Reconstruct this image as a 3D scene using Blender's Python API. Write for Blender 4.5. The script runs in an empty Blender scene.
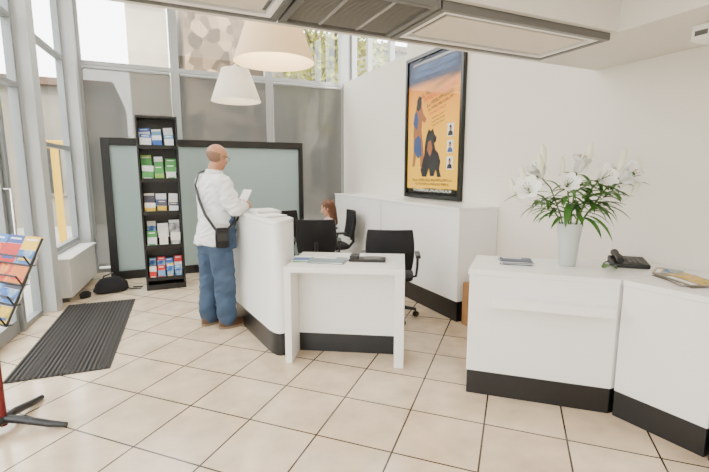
import bpy, bmesh, math, random
from mathutils import Vector, Matrix, noise as mnoise
random.seed(7)
R=math.radians
COL=bpy.context.scene.collection
MATS={}
def mat(name,col,rough=0.5,metal=0.0,var=0.04,scale=8.0,emit=None,es=1.0,bump=0.0,trans=0.0,spec=None):
    if name in MATS: return MATS[name]
    m=bpy.data.materials.new(name); m.use_nodes=True
    nt=m.node_tree; b=nt.nodes['Principled BSDF']
    tc=nt.nodes.new('ShaderNodeTexCoord'); nz=nt.nodes.new('ShaderNodeTexNoise')
    nz.inputs['Scale'].default_value=scale; nz.inputs['Detail'].default_value=4
    nt.links.new(tc.outputs['Object'],nz.inputs['Vector'])
    mx=nt.nodes.new('ShaderNodeMix'); mx.data_type='RGBA'
    c=Vector(col[:3])
    mx.inputs[6].default_value=(*[max(0,x*(1-var)) for x in c],1)
    mx.inputs[7].default_value=(*[min(1,x*(1+var)) for x in c],1)
    nt.links.new(nz.outputs['Fac'],mx.inputs[0])
    nt.links.new(mx.outputs[2],b.inputs['Base Color'])
    b.inputs['Roughness'].default_value=rough; b.inputs['Metallic'].default_value=metal
    if spec is not None: b.inputs['Specular IOR Level'].default_value=spec
    if emit:
        b.inputs['Emission Color'].default_value=(*emit,1); b.inputs['Emission Strength'].default_value=es
    if bump:
        bp=nt.nodes.new('ShaderNodeBump'); bp.inputs['Strength'].default_value=bump; bp.inputs['Distance'].default_value=0.01
        nt.links.new(nz.outputs['Fac'],bp.inputs['Height']); nt.links.new(bp.outputs[0],b.inputs['Normal'])
    MATS[name]=m; return m
def photomat(name,cols,scale=14):
    if name in MATS: return MATS[name]
    m=bpy.data.materials.new(name); m.use_nodes=True; nt=m.node_tree; b=nt.nodes['Principled BSDF']; b.inputs['Roughness'].default_value=.45
    tc=nt.nodes.new('ShaderNodeTexCoord'); nz=nt.nodes.new('ShaderNodeTexNoise'); nz.inputs['Scale'].default_value=scale; nz.inputs['Detail'].default_value=5
    nt.links.new(tc.outputs['Object'],nz.inputs['Vector']); cr=nt.nodes.new('ShaderNodeValToRGB'); nt.links.new(nz.outputs['Fac'],cr.inputs[0]); el=cr.color_ramp.elements
    el[0].position=.3; el[0].color=(*cols[0],1); el[1].position=.7; el[1].color=(*cols[-1],1)
    for i,c in enumerate(cols[1:-1]):
        x=el.new(.3+.4*(i+1)/(len(cols)-1)); x.color=(*c,1)
    nt.links.new(cr.outputs[0],b.inputs['Base Color']); MATS[name]=m; return m
def seethru(name,col,tint,fac,translucent=0.0,rough=0.3,gloss=False):
    m=bpy.data.materials.new(name); m.use_nodes=True; nt=m.node_tree
    for n in list(nt.nodes): nt.nodes.remove(n)
    o=nt.nodes.new('ShaderNodeOutputMaterial'); tr=nt.nodes.new('ShaderNodeBsdfTransparent'); tr.inputs[0].default_value=(*tint,1)
    if gloss:
        d=nt.nodes.new('ShaderNodeBsdfGlossy'); d.inputs['Roughness'].default_value=rough
    else:
        d=nt.nodes.new('ShaderNodeBsdfDiffuse')
    d.inputs[0].default_value=(*col,1); src=d.outputs[0]
    if translucent:
        tl=nt.nodes.new('ShaderNodeBsdfTranslucent'); tl.inputs[0].default_value=(*col,1)
        m2=nt.nodes.new('ShaderNodeMixShader'); m2.inputs[0].default_value=translucent
        nt.links.new(src,m2.inputs[1]); nt.links.new(tl.outputs[0],m2.inputs[2]); src=m2.outputs[0]
    mx=nt.nodes.new('ShaderNodeMixShader'); mx.inputs[0].default_value=fac
    nt.links.new(tr.outputs[0],mx.inputs[1]); nt.links.new(src,mx.inputs[2]); nt.links.new(mx.outputs[0],o.inputs[0])
    return m

class MB:
    def __init__(s): s.v=[]; s.f=[]; s.m=[]
    def add(s,vs,fs,mi=0,M=None):
        o=len(s.v)
        for p in vs:
            p=Vector(p); s.v.append(M@p if M else p)
        for f in fs: s.f.append([i+o for i in f]); s.m.append(mi)
        return s
    def box(s,x0,x1,y0,y1,z0,z1,mi=0,M=None):
        v=[(x0,y0,z0),(x1,y0,z0),(x1,y1,z0),(x0,y1,z0),(x0,y0,z1),(x1,y0,z1),(x1,y1,z1),(x0,y1,z1)]
        return s.add(v,[(0,3,2,1),(4,5,6,7),(0,1,5,4),(1,2,6,5),(2,3,7,6),(3,0,4,7)],mi,M)
    def prism(s,pts,z0,z1,mi=0,M=None):
        a=sum(pts[i][0]*pts[(i+1)%len(pts)][1]-pts[(i+1)%len(pts)][0]*pts[i][1] for i in range(len(pts)))
        if a<0: pts=pts[::-1]
        n=len(pts); v=[(p[0],p[1],z0) for p in pts]+[(p[0],p[1],z1) for p in pts]
        f=[tuple(range(n))[::-1],tuple(range(n,2*n))]+[(i,(i+1)%n,n+(i+1)%n,n+i) for i in range(n)]
        return s.add(v,f,mi,M)
    def rings(s,rs,mi=0,caps=True,M=None):
        n=len(rs[0]); v=[p for r in rs for p in r]; f=[]
        for k in range(len(rs)-1):
            for i in range(n):
                j=(i+1)%n; f.append((k*n+i,k*n+j,(k+1)*n+j,(k+1)*n+i))
        if caps: f.append(tuple(range(n))[::-1]); f.append(tuple((len(rs)-1)*n+i for i in range(n)))
        return s.add(v,f,mi,M)
    def lathe(s,prof,n=24,c=(0,0,0),mi=0,caps=True,M=None):
        c=Vector(c)
        return s.rings([[c+Vector((r*math.cos(2*math.pi*i/n),r*math.sin(2*math.pi*i/n),z)) for i in range(n)] for r,z in prof],mi,caps,M)
    def tube(s,pts,rad,n=10,mi=0,M=None):
        pts=[Vector(p) for p in pts]; rs=[]
        if not hasattr(rad,'__len__'): rad=[rad]*len(pts)
        t=(pts[1]-pts[0]).normalized(); u=t.cross(Vector((0,0,1)))
        if u.length<1e-3: u=t.cross(Vector((1,0,0)))
        u.normalize()
        for i,p in enumerate(pts):
            a=pts[max(0,i-1)]; b=pts[min(len(pts)-1,i+1)]; t=(b-a).normalized()
            u=(u-t*u.dot(t)).normalized(); w=t.cross(u)
            rs.append([p+(u*math.cos(2*math.pi*k/n)+w*math.sin(2*math.pi*k/n))*rad[i] for k in range(n)])
        return s.rings(rs,mi,True,M)
    def ell(s,c,r,mi=0,n=16,M=None,rot=None):
        c=Vector(c); rs=[]; m=n//2
        for k in range(1,m):
            a=math.pi*k/m; ring=[]
            for i in range(n):
                b=2*math.pi*i/n
                p=Vector((r[0]*math.sin(a)*math.cos(b),r[1]*math.sin(a)*math.sin(b),-r[2]*math.cos(a)))
                if rot: p=rot@p
                ring.append(c+p)
            rs.append(ring)
        return s.rings(rs,mi,True,M)
    def cap(s,p0,r0,p1,r1,mi=0,n=14,M=None):
        p0=Vector(p0);p1=Vector(p1); d=p1-p0; L=d.length; t=d/L
        u=t.cross(Vector((0,0,1)))
        if u.length<1e-3: u=t.cross(Vector((1,0,0)))
        u.normalize(); w=t.cross(u); rs=[]
        for a in (-80,-50,-20): 
            rs.append((p0+t*r0*math.sin(R(a)),r0*math.cos(R(a))))
        rs+= [(p0,r0),(p1,r1)]
        for a in (20,50,80): rs.append((p1+t*r1*math.sin(R(a)),r1*math.cos(R(a))))
        return s.rings([[c+(u*math.cos(2*math.pi*k/n)+w*math.sin(2*math.pi*k/n))*r for k in range(n)] for c,r in rs],mi,True,M)
    def loft(s,secs,n=24,mi=0,M=None,sq=2.0):
        rs=[]
        for cx,cy,z,rx,ry in secs:
            ring=[]
            for i in range(n):
                a=2*math.pi*i/n; ca=math.cos(a);sa=math.sin(a)
                ring.append(Vector((cx+rx*math.copysign(abs(ca)**(2/sq),ca),cy+ry*math.copysign(abs(sa)**(2/sq),sa),z)))
            rs.append(ring)
        return s.rings(rs,mi,True,M)
    def mesh(s,name,mats,smooth=None):
        me=bpy.data.meshes.new(name); me.from_pydata([tuple(v) for v in s.v],[],s.f)
        for m in mats: me.materials.append(m)
        for i,p in enumerate(me.polygons): p.material_index=s.m[i]
        bm=bmesh.new(); bm.from_mesh(me); bmesh.ops.recalc_face_normals(bm,faces=bm.faces); bm.to_mesh(me); bm.free()
        if smooth:
            for p in me.polygons: p.use_smooth=True
            me.set_sharp_from_angle(angle=R(smooth))
        me.update(); return me
    def obj(s,name,mats,parent=None,loc=(0,0,0),rot=(0,0,0),bevel=0,smooth=None,label=None,cat=None,group=None,kind=None,seg=2):
        if not isinstance(mats,(list,tuple)): mats=[mats]
        o=bpy.data.objects.new(name,s.mesh(name,mats,smooth)); COL.objects.link(o)
        o.location=loc; o.rotation_euler=rot
        if parent: o.parent=parent
        if bevel:
            b=o.modifiers.new('bevel','BEVEL'); b.width=bevel; b.segments=seg; b.limit_method='ANGLE'; b.angle_limit=R(40)
        tag(o,label,cat,group,kind); return o
def tag(o,label=None,cat=None,group=None,kind=None):
    if label:o['label']=label
    if cat:o['category']=cat
    if group:o['group']=group
    if kind:o['kind']=kind
def empty(name,label,cat,loc=(0,0,0),rotz=0,group=None):
    e=bpy.data.objects.new(name,None); e.empty_display_size=0.1; COL.objects.link(e)
    e.location=loc; e.rotation_euler=(0,0,rotz); tag(e,label,cat,group); return e

# ---------------- materials
white=mat('white_laminate',(0.85,0.84,0.82),0.32,var=0.015)
whitetop=mat('white_worktop',(0.87,0.865,0.85),0.22,var=0.015)
black=mat('black_laminate',(0.006,0.006,0.007),0.35)
blackp=mat('black_plastic',(0.008,0.008,0.009),0.45)
blackf=mat('black_fabric',(0.008,0.008,0.010),0.9,bump=0.3,scale=200)
wallm=mat('wall_paint',(0.78,0.735,0.66),0.8,var=0.012,scale=2)
ceilm=mat('ceiling_paint',(0.72,0.69,0.635),0.8,var=0.012,scale=2)
alu=mat('window_frame_aluminium',(0.38,0.39,0.39),0.45,0.2)
alud=mat('door_frame_grey',(0.24,0.255,0.26),0.45,0.2)
greyd=mat('dark_grey_metal',(0.12,0.118,0.112),0.4,0.3)
chrome=mat('chrome',(0.7,0.7,0.7),0.15,1.0)
paper=mat('paper_white',(0.85,0.85,0.83),0.7)
pierm=mat('pier_light',(0.47,0.485,0.485),.5)
glass=seethru('window_glass',(0.9,0.95,0.95),(0.96,0.98,0.98),0.05,rough=0.02,gloss=True)
blindm=seethru('blind_mesh_grey',(0.27,0.27,0.265),(0.60,0.59,0.57),0.45,translucent=0.4)

# ---------------- floor
fm=bpy.data.materials.new('floor_tiles'); fm.use_nodes=True; nt=fm.node_tree; bs=nt.nodes['Principled BSDF']
geo=nt.nodes.new('ShaderNodeNewGeometry')
def dot(v):
    d=nt.nodes.new('ShaderNodeVectorMath'); d.operation='DOT_PRODUCT'; d.inputs[1].default_value=v; nt.links.new(geo.outputs['Position'],d.inputs[0]); return d
def addv(n,val):
    a=nt.nodes.new('ShaderNodeMath'); a.operation='ADD'; a.inputs[1].default_value=val; nt.links.new(n.outputs['Value'],a.inputs[0]); return a
q=math.sqrt(.5); T=0.45
c=addv(dot((q,-q,0)),0.103+T*40); d=addv(dot((q,q,0)),-2.065+T*40)
cb=nt.nodes.new('ShaderNodeCombineXYZ'); nt.links.new(c.outputs[0],cb.inputs[0]); nt.links.new(d.outputs[0],cb.inputs[1])
br=nt.nodes.new('ShaderNodeTexBrick'); br.offset=0; br.squash=1
br.inputs['Scale'].default_value=1; br.inputs['Brick Width'].default_value=T; br.inputs['Row Height'].default_value=T
br.inputs['Mortar Size'].default_value=0.0055; br.inputs['Mortar Smooth'].default_value=0.1; br.inputs['Bias'].default_value=0
br.inputs['Color1'].default_value=(0.59,0.46,0.32,1); br.inputs['Color2'].default_value=(0.66,0.535,0.385,1); br.inputs['Mortar'].default_value=(0.045,0.028,0.015,1)
nt.links.new(cb.outputs[0],br.inputs['Vector'])
nz=nt.nodes.new('ShaderNodeTexNoise'); nz.inputs['Scale'].default_value=5; nz.inputs['Detail'].default_value=8; nt.links.new(geo.outputs['Position'],nz.inputs['Vector'])
rp=nt.nodes.new('ShaderNodeMapRange'); rp.inputs[1].default_value=.3; rp.inputs[2].default_value=.7; rp.inputs[3].default_value=.82; rp.inputs[4].default_value=1.12; nt.links.new(nz.outputs['Fac'],rp.inputs[0])
mv=nt.nodes.new('ShaderNodeVectorMath'); mv.operation='SCALE'; nt.links.new(br.outputs['Color'],mv.inputs[0]); nt.links.new(rp.outputs[0],mv.inputs['Scale'])
nt.links.new(mv.outputs[0],bs.inputs['Base Color']); bs.inputs['Roughness'].default_value=.16
bp=nt.nodes.new('ShaderNodeBump'); bp.invert=True; bp.inputs['Strength'].default_value=.4; bp.inputs['Distance'].default_value=.003; nt.links.new(br.outputs['Fac'],bp.inputs['Height']); nt.links.new(bp.outputs[0],bs.inputs['Normal'])
WX=3.15; BY=7.35
def LX(y): return -1.6826+0.0915*y
LA=math.atan2(1,0.0915)
MB().prism([(LX(-3)-.1,-3),(WX+.2,-3),(WX+.2,BY+.15),(LX(BY)-.1,BY+.15)],-0.12,0).obj('floor',fm,kind='structure')

# ---------------- walls / ceilings
MB().box(WX,WX+.2,-3,5.2,0,4.4).box(WX,WX+.2,5.2,BY,0,3.06).obj('wall_right',wallm,kind='structure')
MB().box(LX(-3)-.1,WX+.2,-3.15,-3,0,2.72).obj('wall_rear',wallm,kind='structure')
MB().box(WX-.0,WX+.2,BY,BY+.15,0,4.4).obj('trim_1',alu,kind='structure')
MB().box(LX(2.3)-.1,WX+.2,2.3,BY+.15,4.4,4.5).obj('ceiling',ceilm,kind='structure')
MB().box(LX(-3)-.1,2.4,-3,1.7,2.62,2.72).obj('ceiling_mezzanine',ceilm,kind='structure')
MB().box(LX(2.3)-.1,WX,1.7,2.38,2.275,2.62).box(2.4,WX,-3,1.7,2.275,2.62).obj('trim_2',ceilm,kind='structure')
MB().box(LX(2.3)-.1,WX,2.28,2.38,2.62,4.4).obj('wall_mezzanine',wallm,kind='structure')
def pier(name,y0,y1,z1=4.4,t=0.14,m=alu,off=-0.02):
    L=(y1-y0)*math.sqrt(1+.0915**2)
    MB().box(0,L,-off-t+0.0,-off,0,z1).obj(name,m,loc=(LX(y0),y0,0),rot=(0,0,LA),bevel=.004,kind='structure')
pier('trim_3',5.46,5.66,m=pierm)
MB().box(LX(7.05)-.02,LX(7.05)+.14,7.12,BY+.1,0,4.4).obj('trim_4',pierm,bevel=.004,kind='structure')
def window(name,p,ang,L,z0,z1,bars,fw=0.06,th=0.08,frame=alu,vb=()):
    e=empty(name,None,None,(p[0],p[1],0),ang); e['kind']='structure'
    b=MB(); b.box(0,fw,-th,0,z0,z1).box(L-fw,L,-th,0,z0,z1).box(fw,L-fw,-th,0,z0,z0+fw).box(fw,L-fw,-th,0,z1-fw,z1)
    for z in bars: b.box(fw,L-fw,-th,0,z-fw/2,z+fw/2)
    for x in vb: b.box(x-fw/2,x+fw/2,-th*.9,-.005,z0+fw,z1-fw)
    o=b.obj('window_frame',frame,parent=e,bevel=.003); o['kind']='structure'
    g=MB().box(fw/2,L-fw/2,-th/2-.004,-th/2+.004,z0+fw/2,z1-fw/2).obj('pane',glass,parent=e); g['kind']='structure'
    return e
def lwin(name,y0,y1,z0,z1,bars,**k):
    L=(y1-y0)*math.sqrt(1+.0915**2)
    return window(name,(LX(y1),y1),LA+math.pi,L,z0,z1,bars,**k)
lwin('window_1',5.68,7.10,0.55,4.4,[1.82,3.0],fw=.05,frame=alud)
lwin('window_2',4.94,5.44,0.0,4.4,[2.35,3.0],fw=.045,frame=alud)
lwin('window_3',-3,3.3,0.0,2.6,[2.3],fw=.06,frame=alud,vb=(1.5,3,4.6))
lwin('window_8',3.32,4.9,2.36,4.4,[3.0],fw=.05,frame=alud)
MB().box(0,1.38,-.12,0,0,0.55).obj('wall_left',pierm,loc=(LX(7.07),7.07,0),rot=(0,0,LA+math.pi),kind='structure')
e=empty('door_1',None,None,(LX(4.91),4.91,0),LA+math.pi); e['kind']='structure'
def st(o): o['kind']='structure'; return o
st(MB().box(0,.05,-.09,.02,0,2.36).box(.05,1.5,-.09,.02,2.28,2.36).box(1.5,1.57,-.09,.02,0,2.36).obj('door_frame',alud,parent=e,bevel=.003))
st(MB().box(.06,.12,-.06,-.01,0.01,2.27).box(1.4,1.49,-.06,-.01,.01,2.27).box(.12,1.4,-.06,-.01,.01,.14).box(.12,1.4,-.06,-.01,2.18,2.27).obj('door_leaf',alud,parent=e,bevel=.003))
st(MB().box(.11,1.41,-.038,-.032,.13,2.19).obj('pane',glass,parent=e))
st(MB().tube([(.09,-.01,.85),(.09,.05,.85),(.09,.05,1.35),(.09,-.01,1.35)],.012).obj('handle',chrome,parent=e,smooth=50))
bx=[LX(7.05)+.12,0.36,1.80,WX]
for i in range(3):
    window('window_%d'%(4+i),(bx[i+1],BY),math.pi,bx[i+1]-bx[i],0.0,4.4,[3.03],fw=.06,th=.1)
    w=bx[i+1]-bx[i]
    e=empty('roller_blind','grey see-through mesh roller blind pulled down inside a tall window','blind',((bx[i]+bx[i+1])/2,BY-.03,0),0,group='roller blinds in the glass front')
    MB().box(-w/2+.065,w/2-.065,0,.004,.12,2.94).obj('blind_fabric',blindm,parent=e)
    MB().tube([(-w/2+.07,0.0,2.96),(w/2-.07,0.0,2.96)],.024).obj('blind_roller',alu,parent=e,smooth=50)
    MB().box(-w/2+.065,w/2-.065,-.008,.012,.10,.125).obj('bottom_rail',alu,parent=e,bevel=.002)
window('window_7',(WX+.14,5.2),math.pi/2,BY-5.2,3.06,4.4,[],fw=.06,th=.1,vb=(0.75,1.5))

# ---------------- exterior
street=mat('pavement',(0.38,0.36,0.33),.9)
MB().box(-40,40,-30,50,-.3,-.13).obj('ground',street,kind='structure')
def stonemat():
    m=bpy.data.materials.new('rubble_stone'); m.use_nodes=True; nt=m.node_tree; b=nt.nodes['Principled BSDF']; b.inputs['Roughness'].default_value=.9
    tc=nt.nodes.new('ShaderNodeTexCoord'); vo=nt.nodes.new('ShaderNodeTexVoronoi'); vo.inputs['Scale'].default_value=3.2
    nt.links.new(tc.outputs['Object'],vo.inputs['Vector'])
    sx=nt.nodes.new('ShaderNodeSeparateXYZ'); nt.links.new(vo.outputs['Color'],sx.inputs[0])
    cr=nt.nodes.new('ShaderNodeValToRGB'); nt.links.new(sx.outputs[0],cr.inputs[0]); el=cr.color_ramp.elements
    el[0].color=(.05,.032,.02,1); el[1].color=(.34,.24,.14,1); x=el.new(.5); x.color=(.15,.10,.06,1)
    nt.links.new(cr.outputs[0],b.inputs['Base Color']); return m
stone=stonemat()
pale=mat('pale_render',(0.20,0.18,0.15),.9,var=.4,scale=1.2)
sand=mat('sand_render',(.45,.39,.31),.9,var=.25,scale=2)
roofm=mat('roof_tiles',(0.10,0.06,0.04),.9,var=.3,scale=6)
dk=mat('dark_window',(0.012,0.013,0.014),.5)
def building(label,x0,x1,y0,y1,h,wm,n,fl,tm=None):
    e=empty('building',label,'building',((x0+x1)/2,y0,-.13))
    w=(x1-x0)/2
    MB().box(-w,w,0,y1-y0,0,h).obj('facade',wm,parent=e)
    MB().prism([(-w,-.3),(w,-.3),(w,y1-y0),(-w,y1-y0)],h,h+.2).obj('roof',roofm,parent=e)
    for i in range(n):
        for k in range(fl):
            cx=-w+(i+.5)*2*w/n
            MB().box(cx-.4,cx+.4,-.04,.05,1.0+k*2.9,2.5+k*2.9).box(cx-.02,cx+.02,-.06,-.04,1.0+k*2.9,2.5+k*2.9,1).box(cx-.5,cx+.5,-.1,-.04,.92+k*2.9,1.0+k*2.9,1).obj('building_window',[dk,pale],parent=e)
building('brown rubble stone house across the street',0.95,3.2,13.5,19,9,stone,2,1)
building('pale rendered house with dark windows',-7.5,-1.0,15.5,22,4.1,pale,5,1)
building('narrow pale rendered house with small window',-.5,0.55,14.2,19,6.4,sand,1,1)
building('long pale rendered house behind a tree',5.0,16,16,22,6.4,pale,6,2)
lf=mat('yellow_green_leaves',(0.26,0.26,0.03),.7,var=.8,scale=3); bark=mat('bark',(0.06,0.045,0.03),.9)
def tree(x,y,h,r,seed,nl=2600):
    rnd=random.Random(seed); e=empty('tree','street tree with yellow green autumn leaves','tree',(x,y,-.13))
    b=MB().tube([(0,0,0),(.05,0,h*.4),(0,.05,h*.75)],[.2,.14,.06])
    for k in range(7):
        a=k*.9; b.tube([(0,0,h*(.35+.05*k)),(r*.4*math.cos(a),r*.4*math.sin(a),h*(.5+.05*k)),(r*.8*math.cos(a),r*.8*math.sin(a),h*(.6+.05*k))],[.07,.04,.015],6)
    b.obj('trunk',bark,parent=e,smooth=60)
    b=MB()
    for k in range(nl):
        while True:
            p=Vector((rnd.uniform(-1,1),rnd.uniform(-1,1),rnd.uniform(-1,1)))
            if p.length<1: break
        p=Vector((p.x*r,p.y*r,h*.7+p.z*h*.33)); u=Vector((rnd.gauss(0,1),rnd.gauss(0,1),rnd.gauss(0,1))).normalized()*.075; w=u.cross(Vector((rnd.gauss(0,1),rnd.gauss(0,1),1))).normalized()*.05
        b.add([p-u,p-w,p+u,p+w],[(0,1,2,3)])
    b.obj('foliage',lf,parent=e)
tree(4.5,11.3,6.8,1.6,3,3800); tree(-4.5,13.0,5,1.3,5,1200)
yel=mat('yellow_paint',(0.85,0.50,0.01),.5)
e=empty('street_sign','yellow sign panel on a thin post outside','sign',(-1.42,8.2,-.13))
MB().box(-.05,.05,-.03,.03,0,2.0).obj('post',yel,parent=e)
MB().box(-.17,.17,-.02,.02,2.0,2.12).obj('sign_panel',yel,parent=e,bevel=.01)
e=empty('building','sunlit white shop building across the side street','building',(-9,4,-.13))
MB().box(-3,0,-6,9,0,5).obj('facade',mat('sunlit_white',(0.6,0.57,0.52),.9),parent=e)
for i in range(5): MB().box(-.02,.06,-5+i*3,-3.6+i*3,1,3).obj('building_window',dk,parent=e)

# ---------------- reception counter (high)
A=Vector((.82,3.17));B=Vector((.67,4.42));C=(1.03,4.46);D=Vector((1.035,3.50))
def inset(pts,d):
    cx=sum(p[0] for p in pts)/len(pts); cy=sum(p[1] for p in pts)/len(pts)
    return [(p[0]+(cx-p[0])*d,p[1]+(cy-p[1])*d) for p in pts]
e=empty('reception_counter','tall white reception counter with black kick plate','counter',(.9,3.9,0))
def loc(pts,o=(.9,3.9)): return [(p[0]-o[0],p[1]-o[1]) for p in pts]
s0=A+(B-A)*.24; s1=A+(D-A)*.75
arc=[(s0*(1-t)**2+A*2*t*(1-t)+s1*t*t) for t in [i/10 for i in range(11)]]
P=loc([(B[0],B[1]),C,(D[0],D[1])]+[(p[0],p[1]) for p in arc[::-1]])
MB().prism(inset(P,.02),0,.19).obj('kick_plate',black,parent=e,smooth=35)
MB().prism(inset(P,.012),.19,1.085).obj('body',white,parent=e,smooth=35)
MB().prism(P,1.085,1.12).obj('worktop',whitetop,parent=e,bevel=.006,smooth=35)
# ---------------- low table
ta=math.atan2(-.48,.80)
e=empty('reception_table','white low reception table with panel legs beside the tall counter','table',(.848,3.168,0),ta)
W_=.93; Dp=.66
MB().box(0,W_,0,Dp,.735,.775).obj('table_top',whitetop,parent=e,bevel=.004)
MB().box(0,.055,0.0,Dp-.02,0,.735).obj('leg',white,parent=e,bevel=.004)
MB().box(W_-.075,W_-.0,0.0,.30,0,.735).obj('leg',white,parent=e,bevel=.004)
MB().box(.055,W_-.075,.25,.28,.16,.735).obj('modesty_panel',white,parent=e,bevel=.002)
MB().box(.055,W_-.075,.255,.285,0,.16).obj('kick_plate',black,parent=e,bevel=.002)
# ---------------- desk right
def desk(name,label,pts,h,kick,shelf=None):
    cx=sum(p[0] for p in pts)/len(pts); cy=sum(p[1] for p in pts)/len(pts)
    e=empty(name,label,'desk',(cx,cy,0)); P=loc(pts,(cx,cy))
    MB().prism(inset(P,.02),0,kick).obj('kick_plate',black,parent=e,bevel=.003)
    MB().prism(inset(P,.012),kick,h-.035).obj('body',white,parent=e,bevel=.004)
    MB().prism(P,h-.035,h).obj('worktop',whitetop,parent=e,bevel=.004)
    return e,cx,cy
F0=(1.84,2.21);F1=(2.485,1.61)
e,cx,cy=desk('welcome_desk','white angled desk section with ledge carrying flowers and phone',[F0,F1,(3.14,1.62),(3.14,1.79),(2.22,2.58)],.865,.165)
a=math.atan2(F1[1]-F0[1],F1[0]-F0[0]); L=math.hypot(F1[0]-F0[0],F1[1]-F0[1])
MB().box(.16,L-.03,-.09,.008,.645,.70).obj('ledge',mat('ledge_white',(.90,.895,.88),.3),parent=e,loc=(F0[0]-cx,F0[1]-cy,0),rot=(0,0,a),bevel=.003)
desk('welcome_desk','white straight desk section along the wall',[(2.49,1.60),(2.545,1.12),(3.14,1.12),(3.14,1.61)],.865,.165)
desk('welcome_desk','white desk section turning towards the room',[(2.545,1.11),(2.30,.55),(3.14,.55),(3.14,1.11)],.865,.165)
# ---------------- wall cabinets
for y0,y1,lb in ((3.36,4.97,'near'),(4.99,6.57,'far')):
    e=empty('storage_cabinet','low white storage cabinet with black plinth along the wall','cabinet',(2.9,(y0+y1)/2,0),group='low cabinets along the wall')
    l=(y1-y0)/2
    MB().box(-.23,.245,-l+.005,l-.005,0,.21).obj('plinth',black,parent=e,bevel=.003)
    MB().box(-.24,.245,-l,l,.21,1.125).obj('body',white,parent=e,bevel=.004)
    MB().box(-.25,.248,-l-.004 if lb=='near' else -l,l,1.125,1.155).obj('cabinet_top',whitetop,parent=e,bevel=.003)
cb=mat('cardboard',(0.32,0.16,0.06),.85,var=.1)
e=empty('cardboard_box','brown cardboard box standing beside the cabinet','box',(2.90,3.16,0))
MB().box(-.21,.21,-.15,.15,0,.42).obj('box_body',cb,parent=e,bevel=.004)
MB().box(-.205,.205,-.145,-.003,.42,.426).obj('flap',cb,parent=e)
MB().box(-.205,.205,.003,.145,.42,.426).obj('flap',cb,parent=e)
MB().box(-.212,.212,-.03,.03,.4262,.428).obj('tape',mat('tape',(0.5,0.36,0.2),.3),parent=e)

# ---------------- glass screen
e=empty('glass_screen','freestanding frosted glass partition in a black frame','screen',(.77,6.77,0))
x0,x1=-1.42,1.40; h=1.96
MB().box(x0,x0+.1,-.035,.035,0,h).box(x1-.07,x1,-.035,.035,0,h).box(x0+.1,x1-.07,-.035,.035,h-.1,h).box(x0+.1,x1-.07,-.035,.035,.0,.12).obj('frame',black,parent=e,bevel=.004)
frost=seethru('frosted_glass',(0.58,0.69,0.68),(.85,.92,.92),.82,translucent=.55)
MB().box(x0+.09,x1-.06,-.006,.006,.11,h-.09).obj('frosted_panel',frost,parent=e)
for xx in (x0,x1-.12): MB().box(xx,xx+.12,-.2,.2,0,.02).obj('foot',black,parent=e)

# ---------------- brochures stand
SX,SY,SA=.045,5.95,R(0)
e=empty('brochure_stand','tall black shelf tower holding rows of brochures','display stand',(SX,SY,0),SA)
w=.235; H=2.18
MB().box(-w,-w+.022,-.02,.22,0,H).obj('side_panel',black,parent=e,bevel=.003)
MB().box(w-.022,w,-.02,.22,0,H).obj('side_panel',black,parent=e,bevel=.003)
MB().box(-w+.022,w-.022,.2,.22,.0,H).obj('back_panel',black,parent=e)
MB().box(-w+.022,w-.022,-.02,.2,H-.03,H).obj('end_board',black,parent=e)
MB().box(-w+.022,w-.022,-.02,.2,0,.07).obj('end_board',black,parent=e)
covers=[(.03,.12,.45),(.82,.78,.7),(.07,.32,.08),(.8,.35,.03),(.60,.02,.02),(.15,.36,.6),(.72,.74,.78),(.28,.45,.06),(.08,.08,.12),(.85,.55,.05)]
def cov(c): return mat('cover_%02d%02d%02d'%tuple(int(x*99) for x in c),c,.45,var=.25,scale=25)
PH=[photomat('cover_photo_sea',[(.01,.04,.22),(.02,.14,.45),(.35,.45,.5),(.35,.22,.06)]),photomat('cover_photo_field',[(.02,.06,.012),(.5,.35,.02),(.75,.45,.03),(.05,.2,.5)]),
 photomat('cover_photo_warm',[(.25,.01,.01),(.65,.03,.02),(.8,.4,.04),(.1,.03,.02)]),photomat('cover_photo_grey',[(.03,.03,.04),(.25,.25,.27),(.6,.6,.58),(.1,.18,.35)])]
def leaflet(wd,ht,th,c1,c2,M,sp=.68,ph=None):
    b=MB(); b.box(-wd/2,wd/2,0,th,0,ht,0,M); b.box(-wd/2,wd/2,-.001,0,0,ht*sp,1,M); b.box(-wd/2,wd/2,-.001,0,ht*(sp+.01),ht,2,M)
    b.box(-wd*.35,wd*.3,-.0018,-.001,ht*.84,ht*.90,0,M); b.box(-wd*.35,wd*.35,-.0018,-.001,ht*.12,ht*.2,2,M)
    return b,[paper,cov(c1) if ph is None else PH[ph%4],cov(c2)]
rows=[(1.80,.17,.09,[(6,0),(0,6),(6,5)]),(1.395,.22,.10,[(2,6),(7,2),(6,2)]),(.985,.17,.09,[(6,1),(1,8),(6,8)]),(.555,.22,.11,[(6,2),(1,6),(6,1)]),(.14,.19,.09,[(4,1),(5,4),(4,9),(0,5)])]
rb=random.Random(5)
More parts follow.
